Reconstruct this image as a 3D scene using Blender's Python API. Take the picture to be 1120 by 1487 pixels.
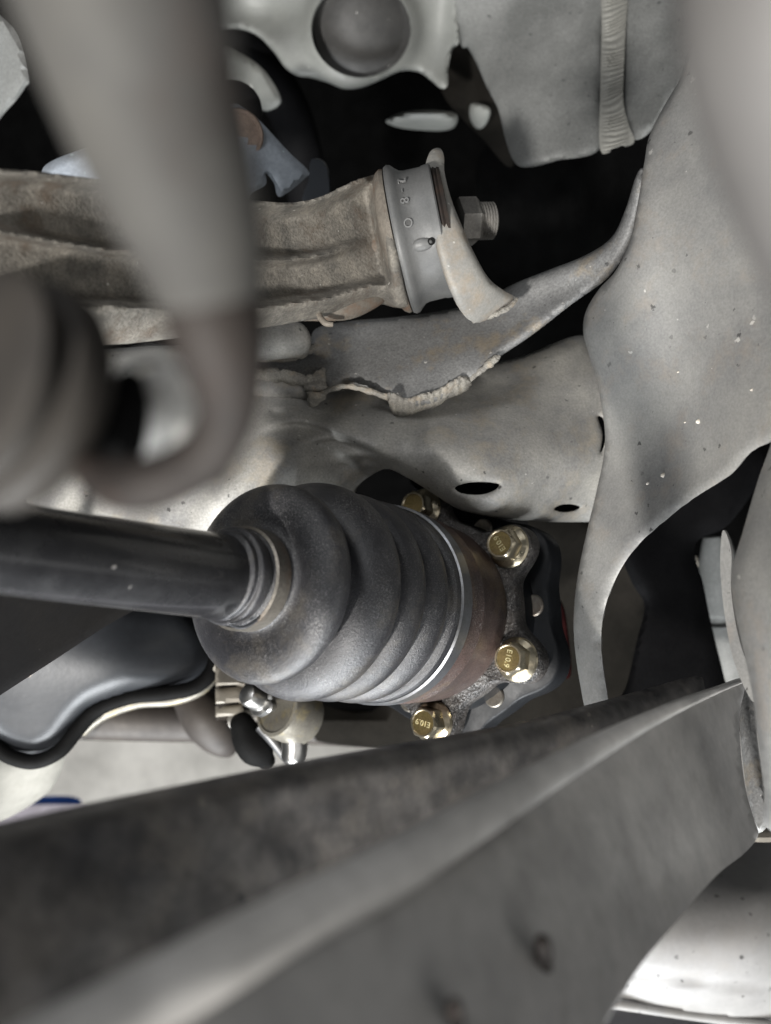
import bpy, bmesh, math, random
import numpy as np
from mathutils import Vector
from mathutils.geometry import delaunay_2d_cdt

for o in list(bpy.data.objects):
    bpy.data.objects.remove(o)
SC = bpy.context.scene
COL = SC.collection
random.seed(4)
RNG = np.random.default_rng(4)

# ------------------------------------------------------------------ camera
F, CX, CY = 1250.0, 560.0, 743.5          # focal length and centre in photograph pixels
cam = bpy.data.cameras.new('camera')
cam.sensor_fit = 'VERTICAL'; cam.sensor_height = 36.0
cam.lens = 36.0 * F / 1487.0
cam.clip_start = 0.01; cam.clip_end = 50
cam.dof.use_dof = True; cam.dof.focus_distance = 0.345
cam.dof.aperture_fstop = cam.lens / 3.9
cam_o = bpy.data.objects.new('camera', cam); COL.objects.link(cam_o)
cam_o.location = (0, 0, 0); cam_o.rotation_euler = (math.radians(90), 0, 0)
SC.camera = cam_o
# ------------------------------------------------------------------ light
w = bpy.data.worlds.new('World'); SC.world = w; w.use_nodes = True
bgn = w.node_tree.nodes['Background']
bgn.inputs[0].default_value = (0.92, 0.97, 1.0, 1); bgn.inputs[1].default_value = 0.06

def area(name, loc, target, sx, sy, power, col):
    l = bpy.data.lights.new(name, 'AREA'); l.shape = 'RECTANGLE'
    l.size = sx; l.size_y = sy; l.energy = power; l.color = col
    o = bpy.data.objects.new(name, l); COL.objects.link(o)
    o.location = loc
    o.rotation_euler = (Vector(target) - Vector(loc)).to_track_quat('-Z', 'Y').to_euler()
    return o
area('opening_light', (-0.50, -0.90, -0.58), (0, 0.38, 0), 0.08, 0.08, 30, (1.0, 0.97, 0.93))
area('floor_light', (-0.16, 0.05, -1.15), (0, 0.38, 0), 1.0, 0.5, 40, (0.95, 0.98, 1.0))
area('arch_light', (-0.75, -1.0, 1.05), (0, 0.25, -0.05), 0.5, 0.5, 8.5, (0.97, 0.98, 1.0))
area('arm_fill_light', (1.00, -0.90, -0.40), (0.05, 0.25, -0.10), 1.4, 1.2, 6, (1.0, 0.98, 0.95))  # added fill lamp, aimed at the outer face of the control arm

vs = SC.view_settings
vs.view_transform = 'Standard'; vs.look = 'None'; vs.gamma = 1.0; vs.exposure = 0.15
vs.use_curve_mapping = False
SC.cycles.max_bounces = 6
SC.cycles.use_denoising = True

# ------------------------------------------------------------------ materials
MATS = {}
def rgb(r, g, b):
    f = lambda c: ((c / 255 + 0.055) / 1.055) ** 2.4 if c > 10 else c / 255 / 12.92
    return (f(r), f(g), f(b), 1)

def mat(name, c1, c2=None, rough=0.6, metal=0.0, big=60, fine=900, fine_amt=0.25, bump=0.25, bump_dist=0.0004,
        dark=None, dark_n=0.0, dark_s=260, light=None, light_n=0.0, light_s=420, rust=None, rust_amt=0.0, rust_s=45,
        spec=0.5, coat=0.0, stretch=(1, 1, 1), rough_var=0.15, grit=0.0, grit_s=2600):
    m = bpy.data.materials.new(name); m.use_nodes = True
    nt = m.node_tree; N = nt.nodes; L = nt.links
    b = N['Principled BSDF']
    c2 = c2 or tuple(x * 0.7 for x in c1[:3]) + (1,)
    tc = N.new('ShaderNodeTexCoord'); mp = N.new('ShaderNodeMapping')
    L.new(tc.outputs['Object'], mp.inputs[0]); mp.inputs['Scale'].default_value = stretch
    V = mp.outputs[0]
    def noise(s, det=5, r=0.6):
        n = N.new('ShaderNodeTexNoise'); n.inputs['Scale'].default_value = s
        n.inputs['Detail'].default_value = det; n.inputs['Roughness'].default_value = r
        L.new(V, n.inputs['Vector']); return n.outputs[0]
    def ramp(x, a, bb):
        r = N.new('ShaderNodeMapRange'); r.inputs[1].default_value = a; r.inputs[2].default_value = bb
        L.new(x, r.inputs[0]); return r.outputs[0]
    def mix(fac, A, B, mode='MIX'):
        x = N.new('ShaderNodeMix'); x.data_type = 'RGBA'; x.blend_type = mode
        for sock, v in ((x.inputs[0], fac), (x.inputs[6], A), (x.inputs[7], B)):
            if hasattr(v, 'is_linked'): L.new(v, sock)
            else: sock.default_value = v
        return x.outputs[2]
    def mth(op, a, c):
        x = N.new('ShaderNodeMath'); x.operation = op
        for sock, v in ((x.inputs[0], a), (x.inputs[1], c)):
            if hasattr(v, 'is_linked'): L.new(v, sock)
            else: sock.default_value = v
        return x.outputs[0]
    nb = noise(big); nf = noise(fine, 3)
    col = mix(ramp(nb, 0.35, 0.65), c1, c2)
    fr = ramp(nf, 0.3, 0.7)
    lo = 1 - fine_amt; hi = 1 + fine_amt
    col = mix(1.0, col, mix(fr, (lo, lo, lo, 1), (hi, hi, hi, 1)), 'MULTIPLY')
    if grit:
        ng = noise(grit_s, 2, 0.8)
        g = mth('MULTIPLY', ramp(ng, 0.53, 0.68), ramp(noise(55, 3), 0.38, 0.62))
        col = mix(mth('MULTIPLY', g, grit), col, (0.42, 0.41, 0.40, 1))
    if rust:
        rn = noise(rust_s, 8, 0.7)
        col = mix(mth('MULTIPLY', ramp(rn, 0.52, 0.66), rust_amt), col, rust)
    def specks(s, amount, c, col):
        dn = N.new('ShaderNodeTexNoise'); dn.inputs['Scale'].default_value = s * 2.5; dn.inputs['Detail'].default_value = 2
        L.new(V, dn.inputs['Vector'])
        sc = N.new('ShaderNodeVectorMath'); sc.operation = 'SCALE'; sc.inputs['Scale'].default_value = 0.7 / s
        L.new(dn.outputs['Color'], sc.inputs[0])
        ad = N.new('ShaderNodeVectorMath'); L.new(V, ad.inputs[0]); L.new(sc.outputs[0], ad.inputs[1])
        v = N.new('ShaderNodeTexVoronoi'); v.inputs['Scale'].default_value = s
        L.new(ad.outputs[0], v.inputs['Vector'])
        sep = N.new('ShaderNodeSeparateColor'); L.new(v.outputs['Color'], sep.inputs[0])
        on = mth('GREATER_THAN', sep.outputs[0], 1 - amount)
        size = mth('MULTIPLY', mth('POWER', sep.outputs[1], 3.0), 0.22)
        k = mth('MULTIPLY', on, mth('LESS_THAN', v.outputs['Distance'], mth('ADD', size, 0.07)))
        return mix(mth('MULTIPLY', k, mth('ADD', mth('MULTIPLY', sep.outputs[2], 0.6), 0.3)), col, c), k
    kd = None
    if dark_n: col, kd = specks(dark_s, dark_n, dark or (0.02, 0.02, 0.02, 1), col)
    if light_n: col, _ = specks(light_s, light_n, light or (0.6, 0.58, 0.54, 1), col)
    L.new(col, b.inputs['Base Color'])
    rr = mth('ADD', mth('MULTIPLY', ramp(nb, 0.3, 0.7), rough_var), rough - rough_var / 2)
    L.new(rr, b.inputs['Roughness'])
    b.inputs['Metallic'].default_value = metal
    b.inputs['Specular IOR Level'].default_value = spec
    b.inputs['Coat Weight'].default_value = coat
    if bump:
        h = mth('ADD', nf, mth('MULTIPLY', nb, 1.2))
        if grit: h = mth('ADD', h, mth('MULTIPLY', ng, 0.7))
        if kd is not None: h = mth('SUBTRACT', h, mth('MULTIPLY', kd, 0.8))
        bp = N.new('ShaderNodeBump'); bp.inputs['Strength'].default_value = bump
        bp.inputs['Distance'].default_value = bump_dist
        L.new(h, bp.inputs['Height']); L.new(bp.outputs[0], b.inputs['Normal'])
    MATS[name] = m
    return m

mat('plate', (0.27, 0.265, 0.25, 1), (0.185, 0.184, 0.18, 1), 0.5, 0.15, 34, 1000, 0.14, 0.2, dark_n=0.2, dark_s=280,
    light_n=0.05, light_s=230, rust=(0.33, 0.26, 0.19, 1), rust_amt=0.22, rust_s=60)
mat('cross', (0.315, 0.305, 0.278, 1), (0.19, 0.188, 0.183, 1), 0.58, 0.1, 40, 1000, 0.2, 0.35, dark_n=0.3, dark_s=300,
    light_n=0.10, light_s=330, rust=(0.40, 0.33, 0.22, 1), rust_amt=0.35, rust_s=38)
mat('wing', (0.22, 0.22, 0.215, 1), (0.14, 0.14, 0.14, 1), 0.6, 0.1, 46, 1000, 0.3, 0.45, dark_n=0.28, dark_s=300,
    light_n=0.10, light_s=380, rust=(0.34, 0.26, 0.15, 1), rust_amt=0.4, rust_s=50)
mat('weld', (0.28, 0.265, 0.23, 1), (0.20, 0.19, 0.172, 1), 0.7, 0.0, 160, 1200, 0.3, 0.8, 0.0008, dark_n=0.15, dark_s=420,
    rust=(0.33, 0.23, 0.13, 1), rust_amt=0.35, rust_s=120)
mat('ear', (0.31, 0.30, 0.275, 1), (0.235, 0.23, 0.215, 1), 0.6, 0.05, 60, 900, 0.13, 0.3, dark_n=0.12, dark_s=300, light_n=0.1,
    rust=(0.36, 0.24, 0.12, 1), rust_amt=0.3)
mat('cast', (0.21, 0.193, 0.165, 1), (0.10, 0.095, 0.085, 1), 0.75, 0.1, 120, 900, 0.3, 0.7, 0.0006, rust=(0.15, 0.105, 0.07, 1), rust_amt=0.5,
    rust_s=60, light_n=0.05)
mat('cast_end', (0.19, 0.168, 0.14, 1), (0.105, 0.092, 0.077, 1), 0.7, 0.1, 60, 800, 0.2, 0.4, rust=(0.2, 0.11, 0.06, 1), rust_amt=0.5, rust_s=60)
mat('sleeve', (0.12, 0.121, 0.119, 1), (0.078, 0.08, 0.08, 1), 0.5, 0.0, 60, 1400, 0.1, 0.1)
mat('sleeve_letter', (0.17, 0.17, 0.168, 1), (0.12, 0.121, 0.12, 1), 0.6, 0.0, 300, 1400, 0.1, 0)
mat('black_rubber', (0.016, 0.016, 0.017, 1), (0.01, 0.01, 0.01, 1), 0.5, 0, bump=0.1)
mat('boot', (0.022, 0.022, 0.025, 1), (0.013, 0.013, 0.015, 1), 0.40, 0.0, 42, 1500, 0.35, 0.5, 0.0004, grit=0.4, grit_s=2200,
    spec=0.62, rust=(0.085, 0.074, 0.058, 1), rust_amt=0.55, rust_s=38)
mat('shaft', (0.011, 0.011, 0.012, 1), (0.017, 0.017, 0.018, 1), 0.27, 0.0, 70, 900, 0.2, 0.12, light_n=0.03, light_s=340,
    light=(0.22, 0.21, 0.2, 1), spec=0.6, coat=0.3, rough_var=0.14)
mat('clamp', (0.24, 0.25, 0.27, 1), (0.15, 0.15, 0.15, 1), 0.38, 0.85, 60, 900, 0.12, 0.12)
mat('clamp_dull', (0.22, 0.205, 0.18, 1), (0.15, 0.135, 0.115, 1), 0.4, 0.75, 80, 800, 0.2, 0.25, rust=(0.16, 0.09, 0.05, 1), rust_amt=0.5)
mat('rusty_steel', (0.10, 0.066, 0.057, 1), (0.045, 0.033, 0.030, 1), 0.46, 0.4, 46, 1300, 0.5, 0.4, 0.0003, grit=0.45, grit_s=1900,
    rust=(0.17, 0.12, 0.065, 1), rust_amt=0.55, rust_s=36)
mat('flange_black', (0.030, 0.029, 0.029, 1), (0.065, 0.058, 0.053, 1), 0.40, 0.4, 160, 700, 0.4, 0.9, 0.0009, grit=0.5, grit_s=1000)
mat('diff_black', (0.008, 0.009, 0.0105, 1), (0.005, 0.0055, 0.0065, 1), 0.45, 0.0, 80, 700, 0.2, 0.2, spec=0.2)
mat('zinc_gold', (0.56, 0.50, 0.37, 1), (0.38, 0.34, 0.26, 1), 0.32, 1.0, 260, 1500, 0.12, 0.12, 0.0002, rust=(0.42, 0.30, 0.16, 1), rust_amt=0.4, rust_s=240)
mat('zinc_face', (0.30, 0.235, 0.10, 1), (0.24, 0.18, 0.085, 1), 0.36, 0.9, 260, 1200, 0.2, 0.2, 0.0002)
mat('stamp', (0.80, 0.72, 0.42, 1), None, 0.5, 0.6, bump=0)
mat('shell', (0.205, 0.21, 0.195, 1), (0.15, 0.154, 0.144, 1), 0.5, 0.0, 22, 700, 0.06, 0.1, dark_n=0.03, dark_s=240, light_n=0.04, light_s=160)
mat('shell_dirty', (0.20, 0.203, 0.196, 1), (0.12, 0.123, 0.118, 1), 0.55, 0.0, 26, 1100, 0.3, 0.3, dark_n=0.25, dark_s=260, light_n=0.05, light_s=150,
    light=(0.5, 0.46, 0.38, 1))
mat('sealer', (0.25, 0.247, 0.225, 1), (0.20, 0.198, 0.18, 1), 0.6, 0, 60, 900, 0.1, 0.15)
mat('galv', (0.36, 0.395, 0.44, 1), (0.27, 0.30, 0.335, 1), 0.45, 0.35, 60, 600, 0.12, 0.15, light_n=0.12, light_s=260, light=(0.55, 0.65, 0.66, 1))
mat('rust_bush', (0.24, 0.175, 0.135, 1), (0.17, 0.12, 0.095, 1), 0.7, 0.2, 160, 900, 0.25, 0.4)
mat('rod', (0.060, 0.057, 0.051, 1), (0.036, 0.0345, 0.033, 1), 0.7, 0.0, 60, 300, 0.05, 0.1, rust=(0.075, 0.052, 0.038, 1), rust_amt=0.3, rust_s=60, spec=0.2)
mat('rod_dark', (0.10, 0.095, 0.09, 1), (0.085, 0.08, 0.076, 1), 0.6, 0.1, 60, 300, 0.05, 0.1)
mat('rod_brown', (0.028, 0.023, 0.020, 1), (0.020, 0.017, 0.0155, 1), 0.65, 0.1, 80, 300, 0.1, 0.1, rust=(0.055, 0.034, 0.024, 1), rust_amt=0.5, rust_s=90, spec=0.25)
mat('grooved', (0.042, 0.037, 0.032, 1), (0.030, 0.027, 0.024, 1), 0.6, 0.0, 80, 300, 0.1, 0.1, spec=0.3)
mat('lit_lip', (0.62, 0.605, 0.58, 1), (0.46, 0.45, 0.435, 1), 0.5, 0.1, 40, 200, 0.1, 0.1)  # pale tone puts the light along the rim into the colour
mat('arm_shaded', (0.11, 0.102, 0.095, 1), (0.038, 0.037, 0.038, 1), 0.5, 0.1, 55, 160, 0.3, 0.2, light_n=0.08, light_s=130, light=(0.24, 0.22, 0.19, 1),  # shade inside the channel is put into this dark base, under dusty patches
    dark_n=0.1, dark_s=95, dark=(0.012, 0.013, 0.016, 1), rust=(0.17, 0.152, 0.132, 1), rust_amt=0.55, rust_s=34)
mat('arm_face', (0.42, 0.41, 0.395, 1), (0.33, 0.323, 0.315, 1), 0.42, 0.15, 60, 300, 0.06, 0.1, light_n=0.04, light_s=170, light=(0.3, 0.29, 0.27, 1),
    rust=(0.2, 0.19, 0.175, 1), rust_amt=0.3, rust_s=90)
mat('white_sill', (0.255, 0.249, 0.24, 1), (0.185, 0.182, 0.18, 1), 0.45, 0, 14, 300, 0.05, 0.05, dark_n=0.45, dark_s=230, dark=(0.02, 0.018, 0.016, 1),
    rust=(0.20, 0.19, 0.175, 1), rust_amt=0.6, rust_s=16)
mat('pale_wall', (0.72, 0.72, 0.69, 1), (0.48, 0.48, 0.46, 1), 0.7, 0, 14, 60, 0.05, 0.0)
mat('floor_lilac', (0.42, 0.41, 0.45, 1), (0.36, 0.35, 0.38, 1), 0.6, 0, 8, 60, 0.05, 0)
mat('pale_bush', (0.5, 0.49, 0.46, 1), (0.42, 0.41, 0.39, 1), 0.55, 0, 60)
mat('pale_cast', (0.30, 0.29, 0.26, 1), (0.22, 0.215, 0.19, 1), 0.55, 0, 40, 300, 0.08, 0.1, dark_n=0.1, dark_s=120, dark=(0.2, 0.19, 0.16, 1))
mat('blue', (0.03, 0.11, 0.45, 1), None, 0.5, bump=0)
mat('lilac', (0.70, 0.66, 0.74, 1), None, 0.5, bump=0)
mat('shield', (0.026, 0.028, 0.032, 1), (0.018, 0.020, 0.023, 1), 0.36, 0.2, 22, 300, 0.1, 0.12, light_n=0.04, light_s=110, light=(0.3, 0.25, 0.2, 1), spec=0.6)
mat('shield_dark', (0.011, 0.010, 0.0095, 1), (0.007, 0.0065, 0.0065, 1), 0.42, 0.1, 40, 500, 0.2, 0.2, light_n=0.03)
mat('seal_black', (0.004, 0.004, 0.004, 1), None, 0.7, bump=0, spec=0.1)
mat('pipe_brown', (0.045, 0.037, 0.030, 1), (0.03, 0.025, 0.022, 1), 0.6, 0, 40, 200, 0.1, 0.1)
mat('beige', (0.29, 0.265, 0.22, 1), (0.22, 0.20, 0.17, 1), 0.55, 0, 60, 500, 0.05, 0.05)
mat('steel', (0.46, 0.455, 0.44, 1), (0.34, 0.335, 0.32, 1), 0.33, 1.0, 160, 900, 0.08, 0.08)
mat('alloy', (0.23, 0.215, 0.18, 1), (0.15, 0.14, 0.12, 1), 0.42, 0.5, 90, 800, 0.15, 0.2, rust=(0.45, 0.35, 0.12, 1), rust_amt=0.3, rust_s=120)
mat('bay_black', (0.003, 0.003, 0.003, 1), None, 0.9, bump=0, spec=0.0)  # engine bay darkness put into a near-black base colour
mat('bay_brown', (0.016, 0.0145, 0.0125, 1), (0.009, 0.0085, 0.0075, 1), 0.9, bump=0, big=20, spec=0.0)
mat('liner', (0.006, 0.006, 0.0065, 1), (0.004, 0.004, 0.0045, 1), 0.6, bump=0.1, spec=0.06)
mat('red', (0.014, 0.004, 0.004, 1), None, 0.9, bump=0, spec=0.0)
mat('chip', (0.62, 0.58, 0.52, 1), (0.45, 0.40, 0.33, 1), 0.6, 0, 300)
mat('nut', (0.21, 0.20, 0.185, 1), (0.13, 0.125, 0.115, 1), 0.5, 0.5, 120, 900, 0.2, 0.3)
mat('dark_cup', (0.035, 0.034, 0.032, 1), (0.020, 0.0195, 0.0185, 1), 0.6, 0, 50, 700, 0.15, 0.2, light_n=0.08, light_s=300)

# ------------------------------------------------------------------ helpers
def P(px, py, D):
    return np.array([(px - CX) / F * D, D, -(py - CY) / F * D])
def unit(v):
    v = np.asarray(v, float); return v / np.linalg.norm(v)

ORG = {}
def thing(name, label, cat, loc=(0, 0, 0), group=None):
    o = bpy.data.objects.new(name, None); COL.objects.link(o)
    o.empty_display_size = 0.01
    o.location = tuple(float(x) for x in loc); o['label'] = label; o['category'] = cat
    if group: o['group'] = group
    ORG[o.name] = np.array(loc, float)
    return o

def meshobj(name, verts, faces, m, parent=None, sharp=38, smooth=True, mats=None, fm=None):
    org = ORG[parent.name] if parent is not None else np.zeros(3)
    V = np.asarray(verts, float)
    if parent is None:
        org = V.mean(0)
    me = bpy.data.meshes.new(name)
    me.from_pydata((V - org).tolist(), [], [list(map(int, f)) for f in faces])
    me.validate(); me.update()
    bm = bmesh.new(); bm.from_mesh(me); bmesh.ops.recalc_face_normals(bm, faces=bm.faces); bm.to_mesh(me); bm.free()
    if smooth:
        me.shade_smooth(); me.set_sharp_from_angle(angle=math.radians(sharp))
    me.materials.append(MATS[m])
    o = bpy.data.objects.new(name, me); COL.objects.link(o)
    if parent is not None:
        o.parent = parent; ORG[o.name] = org
    else:
        o.location = tuple(org); ORG[o.name] = org
    return o

def tag(o, label, cat, group=None, kind=None):
    if label: o['label'] = label
    if cat: o['category'] = cat
    if group: o['group'] = group
    if kind: o['kind'] = kind
    return o

def join(*meshes):
    V = []; Fc = []; n = 0
    for v, f in meshes:
        V += [np.asarray(v, float)]; Fc += [[i + n for i in q] for q in f]; n += len(v)
    return np.vstack(V), Fc

def frame(a, ref=(0, 0, 1)):
    a = unit(a); r = np.array(ref, float)
    if abs(a @ r) > 0.95: r = np.array([1.0, 0, 0])
    u = unit(np.cross(r, a)); v = np.cross(a, u)
    return u, v

def rings(centres, axes, radii, segs=64, cap=True, prof=None, ref=(0, 0, 1)):
    """loops of radius r (optionally times prof(theta, i)) around centres, skinned together"""
    V = []; Fc = []
    th = np.linspace(0, 2 * np.pi, segs, endpoint=False)
    for i, (c, a, r) in enumerate(zip(centres, axes, radii)):
        u, v = frame(a, ref)
        k = r * (prof(th, i) if prof else 1.0)
        V.append(np.asarray(c)[None] + np.outer(k * np.cos(th), u) + np.outer(k * np.sin(th), v))
    n = len(V)
    for i in range(n - 1):
        for j in range(segs):
            k = (j + 1) % segs
            Fc.append([i * segs + j, i * segs + k, (i + 1) * segs + k, (i + 1) * segs + j])
    if cap:
        Fc.append(list(range(segs))[::-1]); Fc.append([(n - 1) * segs + j for j in range(segs)])
    return np.vstack(V), Fc

def lathe(origin, axis, prof, segs=72, cap=True, ref=(0, 0, 1), pf=None):
    """prof: (distance along axis, radius)"""
    o = np.asarray(origin); a = unit(axis)
    return rings([o + a * t for t, r in prof], [a] * len(prof), [r for t, r in prof], segs, cap, pf, ref)

def cr(pts, n=8, closed=False):
    """Catmull-Rom through points of any dimension"""
    p = np.asarray(pts, float); out = []
    m = len(p)
    for i in range(m if closed else m - 1):
        if closed: a, b, c, d = p[(i - 1) % m], p[i], p[(i + 1) % m], p[(i + 2) % m]
        else: a, b, c, d = p[max(i - 1, 0)], p[i], p[i + 1], p[min(i + 2, m - 1)]
        for t in np.linspace(0, 1, n, endpoint=False):
            out.append(0.5 * (2 * b + (c - a) * t + (2 * a - 5 * b + 4 * c - d) * t * t + (3 * b - a - 3 * c + d) * t ** 3))
    if not closed: out.append(p[-1])
    return np.array(out)

def tube(pts, segs=24, n=8, cap=True, jitter=0.0, px=True, ref=(0, 0, 1)):
    """pts: (px, py, D, radius in photograph pixels) swept"""
    q = cr(pts, n)
    if px:
        C = np.array([P(a[0], a[1], a[2]) for a in q]); R = q[:, 3] * q[:, 2] / F
    else:
        C = q[:, :3]; R = q[:, 3]
    T = np.gradient(C, axis=0)
    if jitter:
        R = R * (1 + jitter * RNG.normal(size=len(R)))
    ct, at, rt = list(C), [unit(t) for t in T], list(R)
    if cap == 'round':
        for side in (0, -1):
            c, a, r = ct[side], at[side] * (-1 if side == 0 else 1), rt[side]
            ex = [(c + a * r * math.sin(k), at[side], r * math.cos(k)) for k in (0.5, 0.95, 1.3)]
            for e in ex:
                if side == 0: ct.insert(0, e[0]); at.insert(0, e[1]); rt.insert(0, e[2])
                else: ct.append(e[0]); at.append(e[1]); rt.append(e[2])
    # parallel transport of the ring frame
    V = []; th = np.linspace(0, 2 * np.pi, segs, endpoint=False)
    u, v = frame(at[0], ref)
    for c, a, r in zip(ct, at, rt):
        u = unit(u - a * (u @ a)); v = np.cross(a, u)
        k = r * (1 + (jitter * 0.6 * RNG.normal(size=segs) if jitter else 0))
        V.append(c[None] + np.outer(k * np.cos(th), u) + np.outer(k * np.sin(th), v))
    Fc = []; m = len(V)
    for i in range(m - 1):
        for j in range(segs):
            k = (j + 1) % segs
            Fc.append([i * segs + j, i * segs + k, (i + 1) * segs + k, (i + 1) * segs + j])
    Fc.append(list(range(segs))[::-1]); Fc.append([(m - 1) * segs + j for j in range(segs)])
    return np.vstack(V), Fc

def tps(anchors):
    """smooth 1/depth over the picture from a few known depths"""
    A = np.array(anchors, float); X = A[:, :2] / 500; y = 1 / A[:, 2]
    n = len(X)
    if n == 1: return lambda p: np.full(len(p), A[0, 2])
    if n < 4:
        M = np.c_[np.ones(n), X]; c = np.linalg.lstsq(M, y, rcond=None)[0]
        return lambda p: 1 / (c[0] + p[:, 0] / 500 * c[1] + p[:, 1] / 500 * c[2])
    U = lambda r: np.where(r > 1e-9, r * r * np.log(np.maximum(r, 1e-9)), 0)
    K = U(np.linalg.norm(X[:, None] - X[None], axis=2)) + 0.002 * np.eye(n)
    Pm = np.c_[np.ones(n), X]
    S = np.block([[K, Pm], [Pm.T, np.zeros((3, 3))]])
    s = np.linalg.solve(S, np.r_[y, 0, 0, 0])
    def f(p):
        q = p / 500
        k = U(np.linalg.norm(q[:, None] - X[None], axis=2))
        return 1 / (k @ s[:n] + s[n] + q @ s[n + 1:])
    return f

def inpoly(p, poly):
    x, y = p[:, 0], p[:, 1]; r = np.zeros(len(p), bool); n = len(poly); j = n - 1
    for i in range(n):
        xi, yi = poly[i]; xj, yj = poly[j]
        c = ((yi > y) != (yj > y)) & (x < (xj - xi) * (y - yi) / (yj - yi + 1e-12) + xi)
        r ^= c; j = i
    return r

def polydist(p, poly):
    a = poly; b = np.roll(poly, -1, axis=0); d = np.full(len(p), 1e9)
    for s, e in zip(a, b):
        v = e - s; L = v @ v + 1e-12
        t = np.clip(((p - s) @ v) / L, 0, 1)
        d = np.minimum(d, np.linalg.norm(p - s - t[:, None] * v, axis=1))
    return d

def resample(poly, step):
    out = []
    n = len(poly)
    for i in range(n):
        a, b = poly[i], poly[(i + 1) % n]
        k = max(1, int(round(np.linalg.norm(b - a) / step)))
        for t in range(k): out.append(a + (b - a) * t / k)
    return np.array(out)

def sheet(outline, depth, step=10, thick=0.002, roll=0, roll_px=20, holes=(), extra=None, curve=True, hole_roll=0, roll_fn=None, soft=False):
    """a pressed sheet: outline in photograph pixels, its own depth at each point, rolled edges, real thickness"""
    O = np.asarray(outline, float)
    O = resample(cr(O, 6, True) if curve else O, step)
    H = [resample(cr(np.asarray(h, float), 6, True), step * 0.6) for h in holes]
    lo, hi = O.min(0), O.max(0)
    gx = np.arange(lo[0], hi[0], step); gy = np.arange(lo[1], hi[1], step * 0.87)
    G = np.array([(x + (step / 2 if k % 2 else 0), y) for k, y in enumerate(gy) for x in gx])
    G = G[inpoly(G, O)]
    G = G[polydist(G, O) > step * 0.45]
    for h in H:
        G = G[~inpoly(G, h)]; G = G[polydist(G, h) > step * 0.4]
    pts = np.vstack([O] + H + [G])
    edges = []; n = 0
    for loop in [O] + H:
        m = len(loop); edges += [(n + i, n + (i + 1) % m) for i in range(m)]; n += m
    vo, eo, fo, *_ = delaunay_2d_cdt([Vector(p) for p in pts], edges, [], 0, 1e-4)
    Q = np.array([(v[0], v[1]) for v in vo])
    T = np.array([list(f) for f in fo])
    c = Q[T].mean(1); keep = inpoly(c, O)
    for h in H: keep &= ~inpoly(c, h)
    T = T[keep]
    D = depth(Q) if callable(depth) else tps(depth)(Q)
    if extra is not None: D = D + extra(Q)
    if roll:
        d = polydist(Q, O); t = np.clip(1 - d / roll_px, 0, 1)
        amt = roll * (t * t if soft else 1 - np.sqrt(1 - 0.98 * t * t))
        if roll_fn is not None: amt = amt * roll_fn(Q)
        D = D + amt
    if hole_roll:
        for h in H:
            t = np.clip(1 - polydist(Q, h) / 10, 0, 1); D = D + hole_roll * (1 - np.sqrt(1 - 0.95 * t * t))
    X = np.c_[(Q[:, 0] - CX) / F * D, D, -(Q[:, 1] - CY) / F * D]
    # orientation + normals
    tri = X[T]; nn = np.cross(tri[:, 1] - tri[:, 0], tri[:, 2] - tri[:, 0])
    flip = np.einsum('ij,ij->i', nn, tri.mean(1)) > 0
    T[flip] = T[flip][:, ::-1]; nn[flip] *= -1
    vn = np.zeros_like(X)
    for k in range(3): np.add.at(vn, T[:, k], nn)
    vn /= np.linalg.norm(vn, axis=1)[:, None] + 1e-15
    view = X / np.linalg.norm(X, axis=1)[:, None]
    B = X + (view * 0.6 - vn * 0.4) * thick
    nV = len(X)
    cnt = {}
    for t in T:
        for a, b in ((t[0], t[1]), (t[1], t[2]), (t[2], t[0])): cnt[(a, b)] = 1
    side = [[b, a, a + nV, b + nV] for (a, b) in cnt if (b, a) not in cnt]
    faces = [list(t) for t in T] + [[t[2] + nV, t[1] + nV, t[0] + nV] for t in T] + side
    return np.vstack([X, B]), faces

def extrude_poly(pts2, origin, u, v, a, z0, z1, bev=0.0):
    """closed outline (in metres along u, v) extruded along a from z0 to z1 with a small bevel at z1"""
    p = np.asarray(pts2, float); n = len(p); c = p.mean(0)
    loops = [(p, z0), (p, z1 - bev), (c + (p - c) * (1 - bev / np.linalg.norm(p - c, axis=1).mean()), z1)] if bev else [(p, z0), (p, z1)]
    V = np.vstack([np.asarray(origin)[None] + np.outer(q[:, 0], u) + np.outer(q[:, 1], v) + z * np.asarray(a)[None] for q, z in loops])
    Fc = []
    for i in range(len(loops) - 1):
        for j in range(n):
            k = (j + 1) % n; Fc.append([i * n + j, i * n + k, (i + 1) * n + k, (i + 1) * n + j])
    Fc.append(list(range(n))[::-1]); Fc.append([(len(loops) - 1) * n + j for j in range(n)])
    return V, Fc

def ellipsoid(c, ax, segs=24, rngs=12):
    V = []; Fc = []
    ax = [np.asarray(a, float) for a in ax]
    for i in range(rngs + 1):
        ph = math.pi * i / rngs
        for j in range(segs):
            t = 2 * math.pi * j / segs
            V.append(np.asarray(c) + ax[0] * math.sin(ph) * math.cos(t) + ax[1] * math.sin(ph) * math.sin(t) + ax[2] * math.cos(ph))
    for i in range(rngs):
        for j in range(segs):
            k = (j + 1) % segs; Fc.append([i * segs + j, i * segs + k, (i + 1) * segs + k, (i + 1) * segs + j])
    return np.array(V), Fc

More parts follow.
